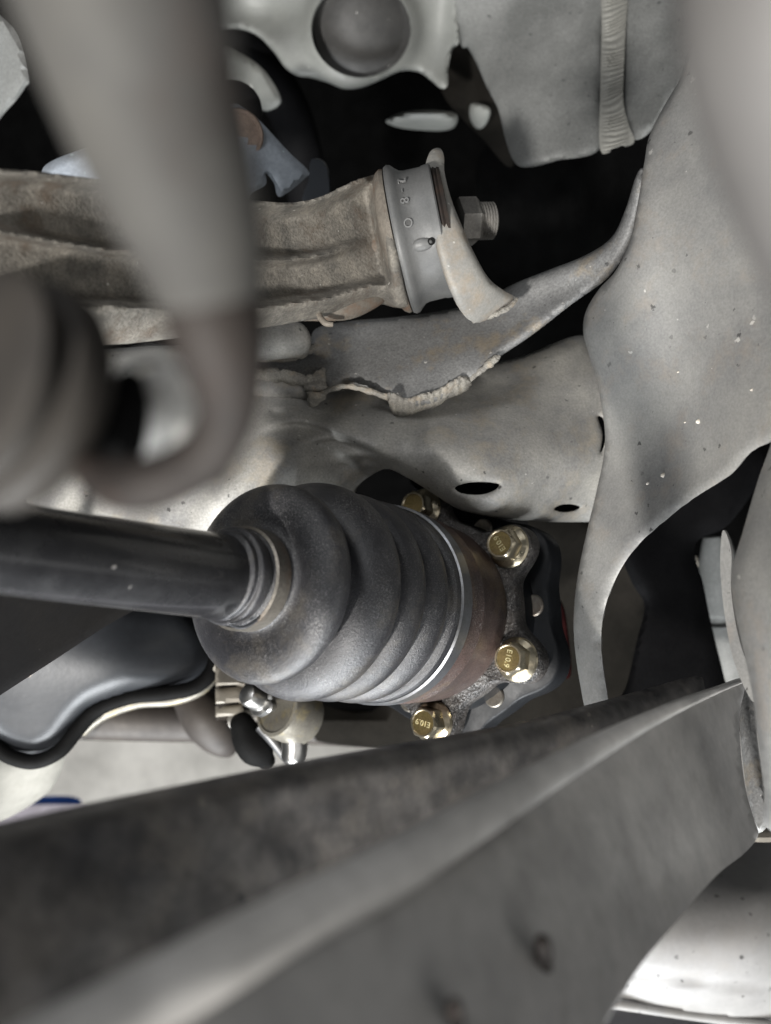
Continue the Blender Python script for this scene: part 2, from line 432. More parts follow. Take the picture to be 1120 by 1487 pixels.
def text_mesh(s, size, depth, origin, e1, e2, e3):
    cu = bpy.data.curves.new('t', 'FONT'); cu.body = s; cu.size = size; cu.extrude = depth; cu.align_x = 'CENTER'; cu.align_y = 'CENTER'
    cu.resolution_u = 3
    o = bpy.data.objects.new('t', cu); COL.objects.link(o)
    dg = bpy.context.evaluated_depsgraph_get()
    me = bpy.data.meshes.new_from_object(o.evaluated_get(dg))
    V = np.array([v.co for v in me.vertices]); Fc = [list(p.vertices) for p in me.polygons]
    bpy.data.objects.remove(o); bpy.data.curves.remove(cu); bpy.data.meshes.remove(me)
    return np.asarray(origin)[None] + V[:, :1] * e1 + V[:, 1:2] * e2 + V[:, 2:3] * e3, Fc

# ================================================================== SETTING: what lies behind
def quad_box(x0, x1, y0, y1, z0, z1):
    V = [(x, y, z) for x in (x0, x1) for y in (y0, y1) for z in (z0, z1)]
    Fc = [(0, 1, 3, 2), (4, 6, 7, 5), (0, 4, 5, 1), (2, 3, 7, 6), (0, 2, 6, 4), (1, 5, 7, 3)]
    return np.array(V, float), [list(f) for f in Fc]
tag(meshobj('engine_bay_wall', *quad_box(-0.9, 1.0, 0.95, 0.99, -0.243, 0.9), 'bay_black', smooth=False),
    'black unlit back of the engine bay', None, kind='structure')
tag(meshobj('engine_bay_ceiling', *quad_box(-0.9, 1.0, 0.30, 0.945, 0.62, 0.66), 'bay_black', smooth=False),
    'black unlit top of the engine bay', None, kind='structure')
tag(meshobj('garage_wall', *quad_box(-1.4, 1.4, 1.20, 1.24, -1.3, -0.20), 'pale_wall', smooth=False),
    'pale out of focus wall seen below the car', None, kind='structure')
# ---- painted body shell above
shell = thing('body_shell', 'pale grey painted body panel with round opening along the top', 'body panel', P(600, 60, 0.52))
shell_out = [(290, -70), (880, -70), (876, 40), (872, 130), (872, 215), (810, 233), (768, 243), (748, 236), (735, 205), (724, 160), (708, 128), (694, 96), (680, 70),
             (668, 56), (657, 72), (651, 100), (650, 124), (640, 128), (624, 115), (606, 104), (580, 104), (551, 117), (525, 127), (500, 129),
             (476, 120), (452, 113), (432, 110), (414, 98), (398, 76), (374, 52), (345, 42), (290, 34)]
th = np.linspace(0, 2 * np.pi, 16, endpoint=False)
cup = [(525 + 73 * math.cos(t), 42 + 71 * math.sin(t)) for t in th]
def shell_x(q):
    d = np.hypot((q[:, 0] - 525) / 73, (q[:, 1] - 42) / 71)
    e = -0.006 * np.exp(-((d - 1.0) / 0.18) ** 2)
    e += 0.012 * np.exp(-(((q[:, 0] - 640) / 40) ** 2 + ((q[:, 1] - 60) / 90) ** 2))
    e += 0.010 * np.exp(-(((q[:, 0] - 385) / 50) ** 2 + ((q[:, 1] - 20) / 30) ** 2))
    return e
dep = [(300, 0, .56), (520, 40, .54), (640, 60, .55), (750, 100, .52), (870, 60, .50), (860, 210, .47), (760, 240, .485), (600, 110, .56)]
k0 = shell_out.index((668, 56))
meshobj('panel', *sheet([(290, -70), (662, -70), (666, -10)] + shell_out[k0:], dep, 6, 0.003, 0.005, 9, holes=[cup], extra=shell_x), 'shell', shell, sharp=60)
meshobj('panel', *sheet([(664, -70)] + shell_out[1:k0 + 1], dep, 6, 0.003, 0.006, 12, extra=shell_x), 'shell_dirty', shell, sharp=60)
# recessed cup seen through the round opening
cc = P(527, 40, 0.545); ca = unit(P(520, 20, 0.7) - P(525, 42, .545))
meshobj('round_plug', *lathe(cc, ca, [(.020, .020), (.016, .0315), (.006, .0322), (.004, .0312), (.006, .029), (.0085, .0265), (.0075, .024), (.0045, .018), (.0025, .011), (.002, .004), (.002, .0003)], 64), 'dark_cup', shell, sharp=50)
meshobj('side_panel', *sheet([(906, -70), (1110, -70), (1090, 60), (990, 130), (948, 188), (922, 203), (913, 180), (906, 150), (908, 60)],
        [(906, 0, .497), (1080, 0, .46), (950, 185, .455), (915, 200, .467)], 8, .004, .004, 8), 'shell_dirty', shell, sharp=60)
meshobj('notch_shade', *sheet([(630, 30), (700, 20), (740, 120), (745, 240), (700, 200), (640, 130)], [(650, 40, .62), (740, 230, .62), (650, 130, .63)], 12, .003), 'bay_brown', shell)  # dark sheet in place of the shadow that falls across the panel here
# rippled sealer along the joint
def ripple(q):
    k = (q[:, 0] - 872) / 42.0
    ph = (q[:, 1] + 14 * k * k + 6 * np.sin(q[:, 1] / 17.0) * k + 3 * np.sin(q[:, 1] / 7.3 + 2 * k)) / 6.2
    nz = np.sin(q[:, 1] * 0.9 + q[:, 0] * 0.37) * 0.5
    return -0.0016 * np.clip(1 - (2 * k - 1) ** 2, 0, 1) - 0.0014 * np.abs(np.sin(ph * math.pi / 1.0 + nz * 0.25)) * np.clip(k * 3, 0, 1) * np.clip((1 - k) * 6, 0.2, 1)
meshobj('sealer_bead', *sheet([(876, -40), (911, -40), (908, 60), (905, 140), (913, 180), (921, 206), (895, 213), (872, 218), (872, 130), (874, 40)],
        [(880, 0, .495), (905, 0, .495), (875, 215, .466), (918, 205, .464)], 1.5, .002, extra=ripple), 'sealer', shell, sharp=60)
meshobj('inner_panel', *sheet([(320, 70), (350, 78), (384, 103), (408, 146), (384, 161), (368, 138), (340, 124), (320, 122)], [(330, 80, .60), (400, 150, .58)], 8, .003, .006, 12), 'shell', shell)
meshobj('inner_lip', *sheet([(561, 176), (580, 164), (612, 160), (650, 162), (664, 168), (660, 184), (640, 190), (600, 188), (575, 184)], [(560, 175, .60), (660, 175, .60), (610, 190, .61)], 6, .003, .01, 14), 'shell', shell)
meshobj('inner_tab', *sheet([(684, 152), (700, 152), (712, 160), (706, 180), (694, 187), (683, 172)], [(690, 160, .6), (705, 180, .6), (690, 185, .61)], 5, .003, .005, 8), 'shell', shell)
meshobj('corner_panel', *sheet([(-40, 20), (20, 40), (42, 110), (36, 128), (12, 158), (-40, 200)], [(0, 60, .48), (30, 120, .48), (0, 170, .5)], 8, .003, .006, 12), 'shell_dirty', shell)
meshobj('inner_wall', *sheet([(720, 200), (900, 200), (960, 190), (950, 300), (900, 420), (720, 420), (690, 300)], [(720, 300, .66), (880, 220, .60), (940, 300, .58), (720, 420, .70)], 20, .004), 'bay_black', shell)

# ---- crossmember
cross = thing('crossmember', 'pale grey pressed steel crossmember with two oval drain holes behind the boot', 'crossmember', P(620, 680, .44))
def arcs(q):
    e = np.zeros(len(q)); x, y = q[:, 0], q[:, 1]
    for (ax, ay, wx, a) in ((434, 616, 70, .0085), (486, 640, 56, .0095), (530, 666, 50, .0095)):
        dx = x - ax
        phi = y - (ay + np.where(dx < 0, 0.0042, 0.0030) * dx * dx + np.where(dx > 0, 0.12 * dx, 0))
        win = np.exp(-(np.maximum(np.abs(dx - 15) - 25, 0) / (wx * 0.55)) ** 2)
        e += a * win * (1 / (1 + np.exp(-np.clip(phi / 3.2, -30, 30)))) * np.exp(-np.maximum(phi, 0) / 17.0)
    # bulge: in front of the diagonal fold the sheet swells towards the viewer, behind it the sheet falls back
    d = ((y - 614) - 0.60 * (x - 430)) / 1.17
    e += 0.016 / (1 + np.exp(-(d - 6) / 4.0)) * np.clip((x - 430) / 120, 0, 1)
    e += 0.0022 * np.exp(-((np.hypot((x - 405) / 14, (y - 600) / 7)) ** 2))
    e += 0.0012 * np.sin(x / 31.0) * np.sin(y / 23.0 + 1) + 0.0007 * np.sin(x / 13.0 + y / 17.0)
    return e
hole1 = [(661, 708), (675, 702), (695, 700), (715, 701), (725, 704), (718, 712), (700, 718), (680, 718), (667, 715)]
hole2 = [(805, 740), (812, 734), (826, 732), (838, 734), (842, 737), (834, 742), (818, 744)]
hole3 = [(868, 606), (876, 608), (880, 630), (876, 652), (872, 655), (875, 630)]
cr_out = [(60, 520), (400, 500), (560, 540), (680, 545), (700, 532), (760, 517), (835, 488), (862, 500), (900, 560), (905, 700), (880, 757), (856, 758), (800, 758), (745, 755), (700, 748),
          (665, 739), (640, 724), (612, 706), (585, 690), (562, 681), (540, 690), (520, 706), (500, 740), (400, 800), (300, 830), (60, 770), (40, 600)]
meshobj('pressing', *sheet(cr_out, [(60, 560, .39), (60, 760, .375), (260, 560, .395), (260, 800, .374), (420, 560, .395), (400, 720, .372), (430, 612, .377), (480, 645, .374), (540, 672, .373), (560, 600, .388), (560, 560, .402), (470, 570, .398), (700, 560, .415), (640, 660, .370), (760, 640, .385),
        (850, 500, .43), (870, 650, .405), (700, 720, .374), (800, 757, .400), (855, 755, .415), (560, 760, .43)],
        3.2, .003, .010, 22, holes=[hole1, hole2, hole3], extra=arcs, hole_roll=.002), 'cross', cross, sharp=70)
# near-black sheet behind the holes, their inner darkness put into its colour
meshobj('hole_backing', *sheet([(600, 690), (700, 700), (800, 715), (900, 700), (900, 745), (800, 748), (700, 738), (620, 720)], [(600, 700, .47), (800, 720, .48), (900, 730, .48)], 20, .003), 'liner', cross)
meshobj('lower_flange', *sheet([(640, 728), (690, 742), (760, 752), (760, 770), (700, 764), (650, 748)], [(640, 735, .43), (760, 760, .44), (700, 760, .435)], 8, .002), 'diff_black', cross)
meshobj('boss', *tube([(345, 498, .380, 24), (380, 497, .382, 26), (420, 494, .384, 26), (434, 493, .385, 25), (442, 492, .386, 20), (448, 491, .387, 8)], 28, 6), 'cross', cross)
meshobj('ridge', *tube([(320, 566, .390, 16), (370, 562, .390, 17), (410, 562, .390, 16), (445, 566, .391, 14), (470, 572, .395, 8)], 20, 6), 'cross', cross)

# ---- upper bracket with the welded ear
upper = thing('mounting_bracket', 'grey steel bracket wing with ragged weld sweeping up to the right', 'bracket', P(620, 520, .40))
wing_out = [(300, 505), (372, 516), (400, 520), (445, 512), (458, 478), (510, 466), (570, 461), (640, 452), (700, 437), (745, 413), (800, 391), (850, 371), (888, 345), (908, 305), (924, 255), (934, 244),
            (938, 262), (933, 300), (916, 352), (884, 402), (830, 442), (772, 487), (720, 522), (692, 546), (672, 556), (640, 580), (600, 590), (566, 577), (530, 564), (502, 558), (478, 566), (452, 556), (400, 545), (340, 545), (300, 550)]
def wing_x(q):
    x, y = q[:, 0], q[:, 1]
    e = 0.0007 * np.sin(x / 37.0) + 0.0006 * np.sin(y / 19.0 + x / 60.0)
    t = np.clip((x - 730) / 60, 0, 1)
    c = y - (413 + (x - 745) * -0.36) - 38          # channel along the strap
    return e + t * 0.0035 * np.exp(-(c / 20) ** 2) + 0.001 * np.exp(-(((x - 500) / 40) ** 2 + ((y - 520) / 20) ** 2))
meshobj('wing', *sheet(wing_out, [(300, 520, .405), (460, 520, .398), (560, 470, .412), (560, 570, .380), (680, 520, .386), (700, 445, .405), (800, 420, .385), (900, 350, .365), (930, 260, .355), (640, 575, .378)],
        6, .003, .006, 14, extra=wing_x), 'wing', upper, sharp=70)
def weld(pts, n=10, amp=.22):
    q = cr(pts, n); t = np.arange(len(q)); a = RNG.uniform(0, 6, 4)
    k = 1 + amp * (.5 * np.sin(t * .9 + a[0]) + .35 * np.sin(t * 2.1 + a[1]) + .3 * np.sin(t * .37 + a[2]))
    q[:, 3] *= k; q[:, 1] += amp * q[:, 3] * .5 * np.sin(t * 1.3 + a[3])
    meshobj('weld', *tube(q, 16, 1, jitter=.035, cap='round'), 'weld', upper, sharp=80)
lip = [(562, 574), (572, 570), (590, 578), (612, 572), (634, 566), (652, 556), (668, 546), (680, 548), (685, 560), (670, 572), (652, 579), (636, 590), (612, 597), (596, 604), (580, 607), (570, 600)]
meshobj('weld', *sheet(lip, [(565, 590, .378), (620, 570, .3735), (620, 595, .383), (680, 555, .381), (580, 606, .384)], 3.5, .005, .003, 8,
        extra=lambda q: 0.0005 * np.sin(q[:, 0] * .45 + np.sin(q[:, 1] * .6) * 2) * np.sin(q[:, 1] * .5) + .0006 * np.sin(q[:, 0] * 1.1 + q[:, 1])), 'weld', upper, sharp=80)
weld([(470, 536, .392, 3), (464, 548, .388, 9), (460, 560, .386, 15), (459, 573, .386, 14), (453, 586, .388, 6)])
weld([(468, 570, .384, 4), (500, 561, .381, 4.2), (530, 566, .380, 4), (566, 578, .379, 5)])
weld([(340, 546, .388, 9), (380, 545, .387, 10), (420, 548, .386, 10), (455, 556, .385, 9)])
weld([(350, 520, .392, 4), (410, 521, .391, 5), (440, 514, .392, 6), (458, 502, .394, 4)])
weld([(676, 555, .384, 4), (694, 542, .383, 4), (712, 527, .382, 6), (724, 518, .381, 4)])
weld([(688, 467, .372, 3), (712, 459, .371, 4), (738, 447, .372, 4), (750, 435, .374, 3)])
ear_out = [(622, 226), (630, 216), (640, 216), (645, 228), (646, 252), (656, 290), (672, 330), (690, 370), (710, 404), (732, 422), (749, 432), (744, 442), (724, 452), (706, 465), (690, 468), (676, 460), (660, 436), (644, 396), (630, 345), (620, 290), (617, 250)]
def ear_x(q):
    x, y = q[:, 0], q[:, 1]
    return 0.010 * np.clip((250 - y) / 60, 0, 1) ** 1.5
meshobj('ear', *sheet(ear_out, [(632, 220, .366), (640, 300, .346), (690, 420, .352), (748, 434, .374), (690, 465, .364), (625, 300, .349)], 5, .0055, .0035, 12, extra=ear_x), 'ear', upper, sharp=60)

# ---- big pressed plate on the right
plate = thing('side_plate', 'large smooth grey pressed steel plate with curved tail on the right', 'steel plate', P(980, 560, .33))
plate_out = [(946, 190), (985, 120), (1040, 40), (1300, -40), (1300, 620), (1120, 642), (1060, 690), (1010, 722), (975, 748), (940, 778), (912, 810), (890, 850), (877, 890), (873, 930), (876, 970), (884, 1040), (856, 1045), (842, 990),
             (834, 930), (834, 880), (841, 825), (854, 765), (866, 715), (877, 660), (878, 620), (868, 560), (852, 505), (847, 480), (851, 452), (870, 420), (895, 392), (916, 345), (928, 285), (936, 235)]
def plate_x(q):
    x, y = q[:, 0], q[:, 1]
    e = 0.004 * np.exp(-(((x - 985) / 60) ** 2 + ((y - 520) / 120) ** 2))
    e -= 0.003 * np.exp(-(((x - 930) / 30) ** 2 + ((y - 300) / 120) ** 2))
    e += 0.0015 * np.sin(x / 70.0 + 1) * np.sin(y / 90.0)
    return e
plate_dep = [(950, 190, .355), (1120, 100, .31), (1300, 300, .27), (1120, 600, .295), (930, 300, .352), (850, 480, .372), (880, 640, .372), (980, 480, .335), (1000, 660, .332), (900, 780, .352), (850, 900, .362), (870, 1030, .352)]
meshobj('plate', *sheet(plate_out, plate_dep, 9, .003, .002, 12, extra=plate_x), 'plate', plate, sharp=70)
pd = tps(plate_dep)
for (px, py, r) in ((1015, 612, 5), (995, 613, 2), (964, 690, 5), (941, 702, 3), (1092, 566, 3), (985, 540, 2)):
    q = np.array([[px, py]], float); d = float((pd(q) + plate_x(q))[0])
    meshobj('paint_chip', *ellipsoid(P(px, py, d), [(r * d / F, 0, .0002), (0, 0, r * .75 * d / F), (0, .0005, 0)], 7, 5), 'chip', plate)

# ---- cast arm and its bushing
ARM_T = cr([(-40, 243), (0, 246), (60, 250), (130, 259), (250, 276), (370, 291), (428, 294), (470, 284), (512, 264), (545, 253), (564, 250)], 6)
ARM_B = cr([(-40, 450), (0, 470), (60, 488), (110, 496), (160, 501), (250, 492), (370, 478), (440, 466), (480, 460), (520, 448), (548, 441), (575, 447), (600, 449)], 6)
castarm = thing('suspension_arm', 'rough brown cast suspension arm with lengthwise rib at upper left', 'suspension arm', P(300, 380, .32))
def arm_depth(q):
    x, y = q[:, 0], q[:, 1]
    t = np.interp(x, ARM_T[:, 0], ARM_T[:, 1]); b = np.interp(x, ARM_B[:, 0], ARM_B[:, 1])
    D = 1 / np.interp(x, [-40, 0, 250, 420, 560], [1 / .245, 1 / .25, 1 / .30, 1 / .338, 1 / .362])
    rib = t + (b - t) * np.interp(x, [0, 250, 540], [.40, .43, .50])
    bot = t + (b - t) * np.interp(x, [0, 160, 300, 560], [.84, .76, .83, .86])
    e = 0.015 * np.ones(len(q))
    e -= 0.015 * np.exp(-((y - t) / 14) ** 2)
    fade = np.clip((535 - x) / 60, 0, 1)
    e -= 0.010 * np.exp(-((y - rib) / 7) ** 2) * fade
    e -= 0.016 * np.exp(-(np.minimum(y - bot, 0) / 9) ** 2)
    e += 0.016 * np.clip((y - bot) / np.maximum(b - bot, 4), 0, 1) ** 1.3
    Dw = D + e - .004
    u = 558 + (y - 250) * .19 - x                      # distance from the bushing lip
    Dc = .373 - np.sqrt(np.clip(101.0 ** 2 - (y - 350 + (x - 584) * .19) ** 2, 300, None)) * .372 / F
    k = np.clip((u - 14) / 20, 0, 1); k = k * k * (3 - 2 * k)
    return Dc * (1 - k) + Dw * k
arm_poly = np.vstack([ARM_T[::3], [(558, 251)], ARM_B[::-1][1::3]]); arm_poly[:, 0] = np.minimum(arm_poly[:, 0], 556 + (arm_poly[:, 1] - 250) * .19)
meshobj('cast_beam', *sheet(arm_poly, arm_depth, 4.2, .003, .002, 9, curve=False), 'cast', castarm, sharp=75)
BA = unit((.965, -.13, .19)); B0 = P(584, 350, .372)        # bushing axis, centre of its left lip
px = .372 / F
meshobj('cast_end', *lathe(B0, BA, [(-66 * px, 30 * px), (-62 * px, 12 * px), (-34 * px, 16 * px), (-26 * px, 60 * px), (-22 * px, 90 * px), (-17 * px, 98 * px), (-11 * px, 102 * px), (-6 * px, 101 * px), (-4 * px, 90 * px)], 80), 'cast_end', castarm)
meshobj('bushing_sleeve', *lathe(B0, BA, [(-5 * px, 60 * px), (-4 * px, 103 * px), (0, 105 * px), (5 * px, 104 * px), (10 * px, 99 * px), (16 * px, 94 * px), (22 * px, 92.5 * px), (46 * px, 92 * px), (48 * px, 93 * px), (58 * px, 94 * px), (60 * px, 92 * px), (60 * px, 60 * px)], 96), 'sleeve', castarm)
meshobj('rubber_ring', *lathe(B0, BA, [(58 * px, 70 * px), (60.5 * px, 86 * px), (64 * px, 88 * px), (67 * px, 85 * px), (69 * px, 87 * px), (72 * px, 86 * px), (73 * px, 60 * px)], 80), 'rod_brown', castarm)
meshobj('core', *lathe(B0, BA, [(40 * px, 40 * px), (80 * px, 40 * px), (80 * px, 30 * px)], 40), 'black_rubber', castarm)
bu, bv = frame(BA)
def on_sleeve(t, ang, r):
    n = math.cos(ang) * np.array([0, -1, 0]) + math.sin(ang) * np.array([0, 0, 1.])
    n = unit(n - BA * (n @ BA)); return B0 + BA * t * px + n * r * px, n
for ch, ang, t in (('2', .62, 19), ('-', .42, 19), ('8', .25, 18), ('O', -.08, 17)):
    c, n = on_sleeve(t, ang, 96.0); e1 = unit(np.cross(BA, n)); e1 = e1 if e1[2] < 0 else -e1
    meshobj('moulded_letter', *text_mesh(ch, 17 * px, 1.3 * px, c, e1, np.cross(n, e1), n), 'sleeve_letter', castarm, smooth=False)
c, n = on_sleeve(30, -.42, 92); meshobj('vent_nub', *ellipsoid(c, [BA * 15 * px, np.cross(n, BA) * 9 * px, n * 5 * px], 20, 10), 'sleeve', castarm)
c, n = on_sleeve(43, -.40, 95); meshobj('vent_hole', *lathe(c - n * 3 * px, n, [(0, 5 * px), (4 * px, 5 * px), (4 * px, 3 * px), (1 * px, 2.5 * px)], 16), 'seal_black', castarm)
meshobj('clip', *tube([(462, 452, .352, 4), (466, 462, .350, 4.5), (474, 470, .349, 4.5), (484, 471, .349, 3.5)], 12, 6), 'cast_end', castarm)
meshobj('lower_boss', *tube([(440, 452, .362, 14), (470, 450, .360, 16), (505, 447, .362, 17), (535, 436, .366, 15), (560, 425, .372, 10)], 20, 5, cap='round'), 'cast_end', castarm)

bolt = thing('pivot_bolt', 'dirty threaded stud end with nut sticking out behind the bracket ear', 'bolt', P(690, 320, .385))
NA = unit((.93, .22, .10)); N0 = P(664, 322, .382); px2 = .385 / F
hexp = lambda th, i: 1 / np.cos((th % (math.pi / 3)) - math.pi / 6) * .88
meshobj('nut', *lathe(N0, NA, [(0, 34 * px2), (26 * px2, 34 * px2), (31 * px2, 29 * px2), (31 * px2, 10 * px2)], 48, pf=hexp), 'nut', bolt, sharp=25)
thr = []
for k in range(6):
    thr += [((30 + 4.2 * k) * px2, 24 * px2), ((32 + 4.2 * k) * px2, 26.5 * px2)]
meshobj('thread', *lathe(N0, NA, [(20 * px2, 24 * px2)] + thr + [(56 * px2, 22 * px2), (57 * px2, 5 * px2)], 40), 'nut', bolt, sharp=25)

# ---- galvanised bracket behind the rod
galv = thing('galvanised_bracket', 'blue grey galvanised bracket with rusty round bushing behind the blurred rod', 'bracket', P(380, 220, .42))
meshobj('bracket_plate', *sheet([(60, 252), (75, 234), (130, 212), (230, 172), (330, 152), (352, 156), (378, 176), (420, 221), (447, 247), (443, 259), (407, 286), (398, 266), (386, 252), (386, 268), (366, 280), (340, 300), (200, 300), (60, 290)],
        [(60, 250, .40), (340, 160, .425), (446, 248, .425), (340, 300, .415), (200, 250, .40)], 7, .004, .003, 8), 'galv', galv)
gx = unit(P(352, 196, .3) * -1 + np.array([0.02, -.0, .02]))
meshobj('bushing', *lathe(P(346, 197, .423), gx, [(0, .0125), (.003, .0122), (.0045, .0115), (.0045, .0102), (.003, .0095), (.0032, .0055), (.001, .0045), (.001, .001)], 48), 'rust_bush', galv)
meshobj('rubber_mount', *lathe(P(338, 166, .455), unit((.1, -1, .1)), [(-.02, .012), (-.018, .0155), (-.004, .0158), (-.002, .0148), (0, .0158), (.006, .0155), (.008, .012), (.008, .001)], 56), 'liner', galv)
meshobj('rear_tab', *sheet([(452, 232), (470, 236), (478, 262), (474, 290), (440, 292), (448, 262)], [(450, 240, .46), (475, 285, .46)], 8, .003), 'shield', galv)

# ================================================================== DRIVE AXLE
A = unit((-.5437, -.8179, .1881)); FU = np.array([.8328, -.5536, 0.0]); FV = np.array([.1041, .1566, .9822])
HC = P(605.8, 886.3, .39); FC = HC - A * .0105           # centre of the bolt heads, of the flange face
axle = thing('drive_axle', 'black drive axle with ribbed rubber boot and rusty bolted joint housing', 'drive axle', FC)
mm = .001
SH = P(0, 792, .235)
S0 = FC + A * .112; sd = unit(P(-140, 776, .205) - S0); sl = np.linalg.norm(P(-140, 776, .205) - S0)
meshobj('shaft', *rings([S0, S0 + sd * .0235, S0 + sd * .0245, S0 + sd * sl * .5, S0 + sd * sl], [sd] * 5, [14.2 * mm, 14.2 * mm, 14.4 * mm, 13.2 * mm, 11.6 * mm], 72), 'shaft', axle)
prof = cr([(36, 40.6), (38, 41), (47, 41), (48.8, 40.2), (50, 38.2), (51.5, 37.4), (53, 38.7), (55.5, 40.7), (59, 41.4), (62.5, 40.2), (65.2, 37.6), (66.6, 35.4), (67.6, 35.2), (69, 37.6), (71.6, 40.2), (75, 41.0), (78.4, 40.0), (81, 37.6), (82.6, 34), (83.4, 31.2), (84.3, 31), (85, 33.6), (86.4, 37.6), (89, 40.2), (92.5, 41.1), (96, 40.2), (99.6, 37.6), (102.4, 33.4), (104.2, 27), (105.6, 22.5),
           (107.6, 22.2), (108.2, 26), (108.5, 29.5), (109.6, 32.6), (111.8, 34.9), (114.6, 35.7), (117.4, 34.8), (119.6, 32), (120.8, 28), (120.9, 24), (120.3, 21), (120.5, 18.9), (121.4, 17.6), (124, 17.0), (128, 17.0), (129, 16.4), (129.5, 15.6), (130.5, 15.5), (131.2, 16.6), (134.2, 16.7), (135, 16.0), (135.4, 15.0), (137, 14.9), (137.6, 14.0)], 6)
wob = lambda th, i: 1 + 0.004 * np.sin(2 * th + .6) + 0.003 * np.sin(3 * th + .3)
bend = lambda t: FC + A * t * mm + np.array([0, 0, 1.]) * 0
cen, axs, rad = [], [], []
for t, r in prof:
    k = min(max((t - 100) / 38, 0), 1)
    cen.append(FC + A * t * mm); axs.append(unit(A * (1 - .6 * k) + sd * .6 * k)); rad.append(r * mm)
meshobj('boot', *rings(cen, axs, rad, 128, prof=wob), 'boot', axle, sharp=80)
meshobj('clamp', *lathe(FC + A * 37.5 * mm, A, [(0, 41.2 * mm), (.2 * mm, 42.2 * mm), (7.4 * mm, 42.2 * mm), (7.8 * mm, 41.2 * mm)], 128, cap=False), 'clamp', axle)
axs_s = unit(A * .6 + sd * .4)
meshobj('clamp', *lathe(FC + A * 122 * mm, axs_s, [(0, 17 * mm), (.2 * mm, 18 * mm), (6.4 * mm, 18 * mm), (6.8 * mm, 17 * mm)], 96, cap=False), 'clamp_dull', axle)
meshobj('clamp_tab', *tube([(0, 0, 0, 0)] * 2, 4, 1) if False else sheet([(333, 906), (345, 908), (358, 906), (372, 898), (374, 901), (360, 910), (345, 912)], [(340, 907, .282), (372, 899, .283)], 3, .0012), 'clamp', axle)
meshobj('joint_housing', *lathe(FC, A, [(-2 * mm, 30 * mm), (-1.5 * mm, 39.2 * mm), (0, 39.6 * mm), (1.5 * mm, 39.8 * mm), (5 * mm, 40.6 * mm), (24 * mm, 41.2 * mm), (25 * mm, 41.6 * mm), (26.5 * mm, 41.6 * mm), (27.5 * mm, 41.0 * mm), (35 * mm, 41.0 * mm), (39 * mm, 40.4 * mm), (39.5 * mm, 30 * mm)], 128), 'rusty_steel', axle)
R = 49.56 * mm; PH = 1.7398
def lobes(th, ear, web, k=6.0):
    d = np.abs(((th - PH + math.pi / 6) % (math.pi / 3)) - math.pi / 6)
    s = np.clip(ear * ear - (R * np.sin(d)) ** 2, 0, None)
    e = np.where(s > 0, R * np.cos(d) + np.sqrt(s), 0)
    e = np.where(R * np.sin(d) > ear * .98, 0, e)
    wb = web + (0.006) * np.clip(1 - (d - .19) / .2, 0, 1) ** 2 * (d > .15)
    return np.maximum(e, wb)
TH = np.linspace(0, 2 * np.pi, 240, endpoint=False)
def smooth_loop(r, n):
    for _ in range(n): r = (np.roll(r, 1) + r * 2 + np.roll(r, -1)) / 4
    return r
fl = smooth_loop(lobes(TH, 11.0 * mm, 44.2 * mm), 7)
meshobj('flange', *extrude_poly(np.c_[fl * np.cos(TH), fl * np.sin(TH)], FC, FU, FV, A, -9 * mm, 0, 1.2 * mm), 'flange_black', axle, sharp=50)
dirs = {0: (-.2, -1), 1: (-.62, -.78), 2: (-.18, .98), 3: (-.97, -.22), 4: (.5, .8), 5: (.9, -.2)}
for i in range(6):
    t = PH - i * math.pi / 3
    c = FC + R * (math.cos(t) * FU + math.sin(t) * FV)
    rot = (.3, .95, .55, 1.2, .1, .7)[i]
    hx = lambda th, k, rr=rot: np.where(k >= 6, 1.0, 1 / np.cos(((th + rr) % (math.pi / 3)) - math.pi / 6) * .93) if k >= 3 else 1.0
    # flange washer, hex shank, rounded rim, recessed face
    pr = [(-.2 * mm, 9.3 * mm), (.9 * mm, 9.7 * mm), (1.9 * mm, 9.0 * mm), (3.0 * mm, 7.1 * mm), (8.6 * mm, 7.0 * mm), (9.6 * mm, 6.55 * mm), (10.3 * mm, 6.0 * mm), (10.3 * mm, 5.45 * mm), (9.8 * mm, 5.1 * mm), (9.7 * mm, .3 * mm)]
    b_o = meshobj('bolt', *lathe(c, A, pr, 48, pf=hx, ref=FV), 'zinc_gold', axle, sharp=24)
    if i < 4:
        meshobj('bolt_face', *lathe(c + A * 9.72 * mm, A, [(0, 5.2 * mm), (.12 * mm, 5.1 * mm)], 40), 'zinc_face', b_o)
        dx, dy = dirs[i]; e1 = np.array([dx, 0, -dy]); e1 = unit(e1 - A * (e1 @ A)); e2 = np.cross(A, e1)
        if 0 < i:
            meshobj('grade_mark', *text_mesh('E10.9', 3.5 * mm, .12 * mm, c + A * 9.95 * mm, e1, e2, A), 'stamp', b_o, smooth=False)

# ---- the flange it is bolted to
diff = thing('output_flange', 'black steel output flange behind the bolted joint', 'flange', FC - A * .02)
fl2 = smooth_loop(lobes(TH, 12.5 * mm, 53 * mm), 10)
u = np.c_[fl2 * np.cos(TH), fl2 * np.sin(TH)]
meshobj('flange_disc', *extrude_poly(u, FC, FU, FV, A, -30 * mm, -17 * mm, 1.2 * mm), 'diff_black', diff, sharp=50)
meshobj('hub', *lathe(FC, A, [(-60 * mm, 40 * mm), (-26 * mm, 47 * mm), (-9.5 * mm, 44 * mm), (-9.3 * mm, 10 * mm)], 72), 'diff_black', diff)
for i in range(6):
    t = PH - (i + .5) * math.pi / 3
    c = FC + 45.0 * mm * (math.cos(t) * FU + math.sin(t) * FV)
    meshobj('dowel', *lathe(c - A * 19 * mm, A, [(0, 5 * mm), (2.9 * mm, 5 * mm), (3.5 * mm, 4.4 * mm), (3.4 * mm, .2 * mm)], 24), 'clamp_dull', diff)

